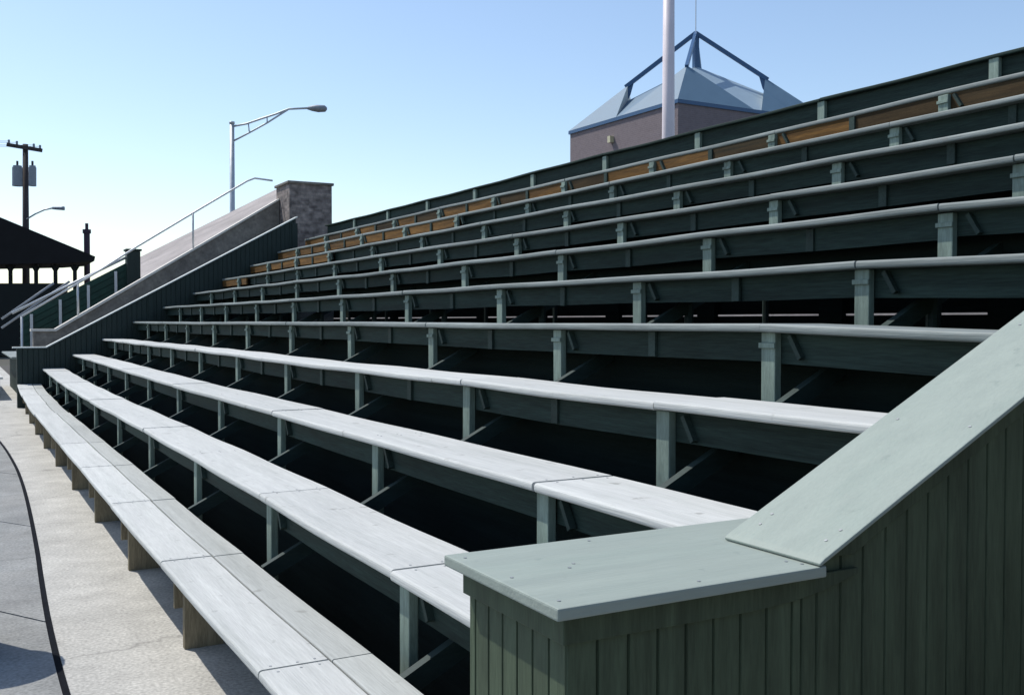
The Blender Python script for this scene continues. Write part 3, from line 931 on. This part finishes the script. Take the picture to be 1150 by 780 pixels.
# ------------------------------------------------------------------ tower building with open pyramid roof
def RF(r, f, z):              # camera-plane plan coordinates (right, forward) -> plan
    return Vector((f * math.sin(CAM_A) + r * math.cos(CAM_A), f * math.cos(CAM_A) - r * math.sin(CAM_A), z))


N_, L_ = (9.74, 60.0), (3.88, 70.2)
pv = (10.9, 6.28)
R_ = (N_[0] + pv[0], N_[1] + pv[1])
B_ = (L_[0] + pv[0], L_[1] + pv[1])
EZ, IZ, AZ = 13.05, 17.0, 19.2
cen = ((L_[0] + R_[0]) / 2, (L_[1] + R_[1]) / 2)
corners = [N_, R_, B_, L_]
tw = empty('tower_building', *RF(cen[0], cen[1], 0)[:2], GZ, 'mauve block building with blue metal pyramid roof and open blue steel apex frame', 'building')
def inset(c, k):
    return (cen[0] + (c[0] - cen[0]) * k, cen[1] + (c[1] - cen[1]) * k)


lo = [RF(*inset(c, .985), GZ) for c in corners]; hi = [RF(*inset(c, .985), EZ - 0.12) for c in corners]
mb = MB()
mb.poly(*[[lo[i], lo[(i + 1) % 4], hi[(i + 1) % 4], hi[i]] for i in range(4)])
mb.build('wall', M['tower'], tw, tuple(RF(*cen, GZ)))
ev = [RF(*c, EZ) for c in corners]; evl = [RF(*c, EZ - 0.22) for c in corners]
mb = MB()
mb.poly(*[[ev[i], ev[(i + 1) % 4], evl[(i + 1) % 4], evl[i]] for i in range(4)], evl[::-1])
mb.build('eave', M['bluesteel'], tw, tuple(RF(*cen, EZ)))
ap = RF(*cen, IZ)
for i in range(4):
    MB().poly([ev[i] + Vector((0, 0, .004)), ev[(i + 1) % 4] + Vector((0, 0, .004)), ap]).build('roof_slope', M['roof' if i == 3 else 'roof_sky_sheen'], tw, tuple(RF(*cen, EZ)))  # other slopes take the paler copy with the painted sky reflection
apx = RF(*cen, AZ)
# raised corner wedges that follow the steep hips, then open beams up to the apex
def lerp2(a, b, t):
    return a.lerp(b, t)


for i in range(4):
    c = ev[i] + Vector((0, 0, .006))
    n1, n2 = ev[(i + 1) % 4] + Vector((0, 0, .006)), ev[(i + 3) % 4] + Vector((0, 0, .006))
    hp = c.lerp(apx, 0.475)
    for nn in (n1, n2):
        pass
    e1, e2 = c.lerp(n1, 0.475), c.lerp(n2, 0.475)
    foot = Vector((hp.x, hp.y, c.lerp(RF(*cen, IZ), 0.475).z + .01))
    wd = MB().poly([c, e1, hp], [c, hp, e2], [c, e2, foot, e1])
    wd = wd.build('roof_wedge', M['roof'], tw, tuple(c))
    MB().poly([e1, foot, hp], [e2, hp, foot]).build('light_gap_cheek', M['coping'], wd, tuple(c))  # pale cheek faces stand in for slits of light beside the wedge
    MB().beam(c.lerp(apx, 0.455), apx, 0.20, 0.26).build('hip_beam', M['bluesteel'], tw, tuple(hp))
    MB().poly([hp + Vector((0, 0, -.02)), hp.lerp(foot, .95), hp.lerp(apx, .16).lerp(foot, .75), hp.lerp(apx, .1)]).build('gusset', M['bluesteel'], tw, tuple(hp))
MB().beam(RF(*cen, IZ - .1), apx, 0.32, 0.32, Vector((1, 0, 0))).build('king_post', M['bluesteel'], tw, tuple(ap))
MB().tube([tuple(apx), (apx.x, apx.y, apx.z + 7)], 0.03, 6).build('mast', M['steel'], tw, tuple(apx))
# lamp on the sunlit wall
wl = Vector(RF(*inset(L_, .985), 0)).lerp(RF(*inset(N_, .985), 0), 0.43)
wl.z = EZ - 1.35
nrm = Vector(RF(-pv[0], -pv[1], 0)); nrm.z = 0; nrm.normalize()
MB().beam(wl, wl + nrm * .3, 0.3, 0.42).build('wall_lamp', M['lampglass'], tw, tuple(wl))

# ------------------------------------------------------------------ litter bin out of frame on the left: its shadow falls on the slabs
bx, by = -0.13, 9.85
lb_ = empty('unseen_litter_bin', bx, by, GZ, 'unseen round dark metal litter bin casting its shadow on the grey slabs left of the walk', 'litter bin')
mb = MB()
mb.tube([(bx, by, GZ), (bx, by, GZ + .08), (bx, by, GZ + .7), (bx, by, GZ + 1.25)], 0.40, 28, 0.44)
mb.build('drum', M['binmetal'], lb_, (bx, by, GZ), smooth=False)
mb = MB()
for q, r0 in ((0, .46), (1, .42), (2, .3), (3, .12)):
    pass
mb.tube([(bx, by, GZ + 1.252), (bx, by, GZ + 1.31)], 0.48, 28).tube([(bx, by, GZ + 1.31), (bx, by, GZ + 1.44), (bx, by, GZ + 1.5)], 0.43, 28, 0.2)
mb.build('lid', M['binmetal'], lb_, (bx, by, GZ + 1.25))

# ------------------------------------------------------------------ camera, sun, sky
cam = bpy.data.cameras.new('camera'); co = bpy.data.objects.new('camera', cam); COL.objects.link(co)
cam.sensor_width = 36; cam.lens = 36 * FPX / 1150
cam.clip_start = 0.05; cam.clip_end = 6000
co.location = W(0, 0, 0); co.rotation_euler = (math.pi / 2 - CAM_P, 0, -CAM_A)
sc.camera = co
EL, AZM = R(56), R(30)         # sun: 30 degrees from +Y towards -X
sd_ = Vector((-math.sin(AZM) * math.cos(EL), math.cos(AZM) * math.cos(EL), math.sin(EL)))
sun = bpy.data.lights.new('sun', 'SUN'); so = bpy.data.objects.new('sun', sun); COL.objects.link(so)
sun.energy = 3.3; sun.angle = R(0.5); sun.color = (1.0, 0.955, 0.88)
so.rotation_euler = sd_.to_track_quat('Z', 'Y').to_euler(); so.location = (0, 0, 60)
w = bpy.data.worlds.new('World'); sc.world = w; w.use_nodes = True
nt = w.node_tree
bg = nt.nodes['Background']
sky = nt.nodes.new('ShaderNodeTexSky'); sky.sky_type = 'NISHITA'; sky.sun_disc = False
sky.sun_elevation = EL; sky.sun_rotation = -AZM
sky.air_density = 1.0; sky.dust_density = 0.6; sky.ozone_density = 1.0; sky.altitude = 0
nt.links.new(sky.outputs[0], bg.inputs['Color']); bg.inputs['Strength'].default_value = 0.135
sc.view_settings.view_transform = 'Standard'; sc.view_settings.look = 'None'
sc.view_settings.exposure = 0.35; sc.view_settings.gamma = 1.0
sc.view_settings.use_curve_mapping = False
sc.cycles.use_denoising = True
sc.cycles.max_bounces = 6
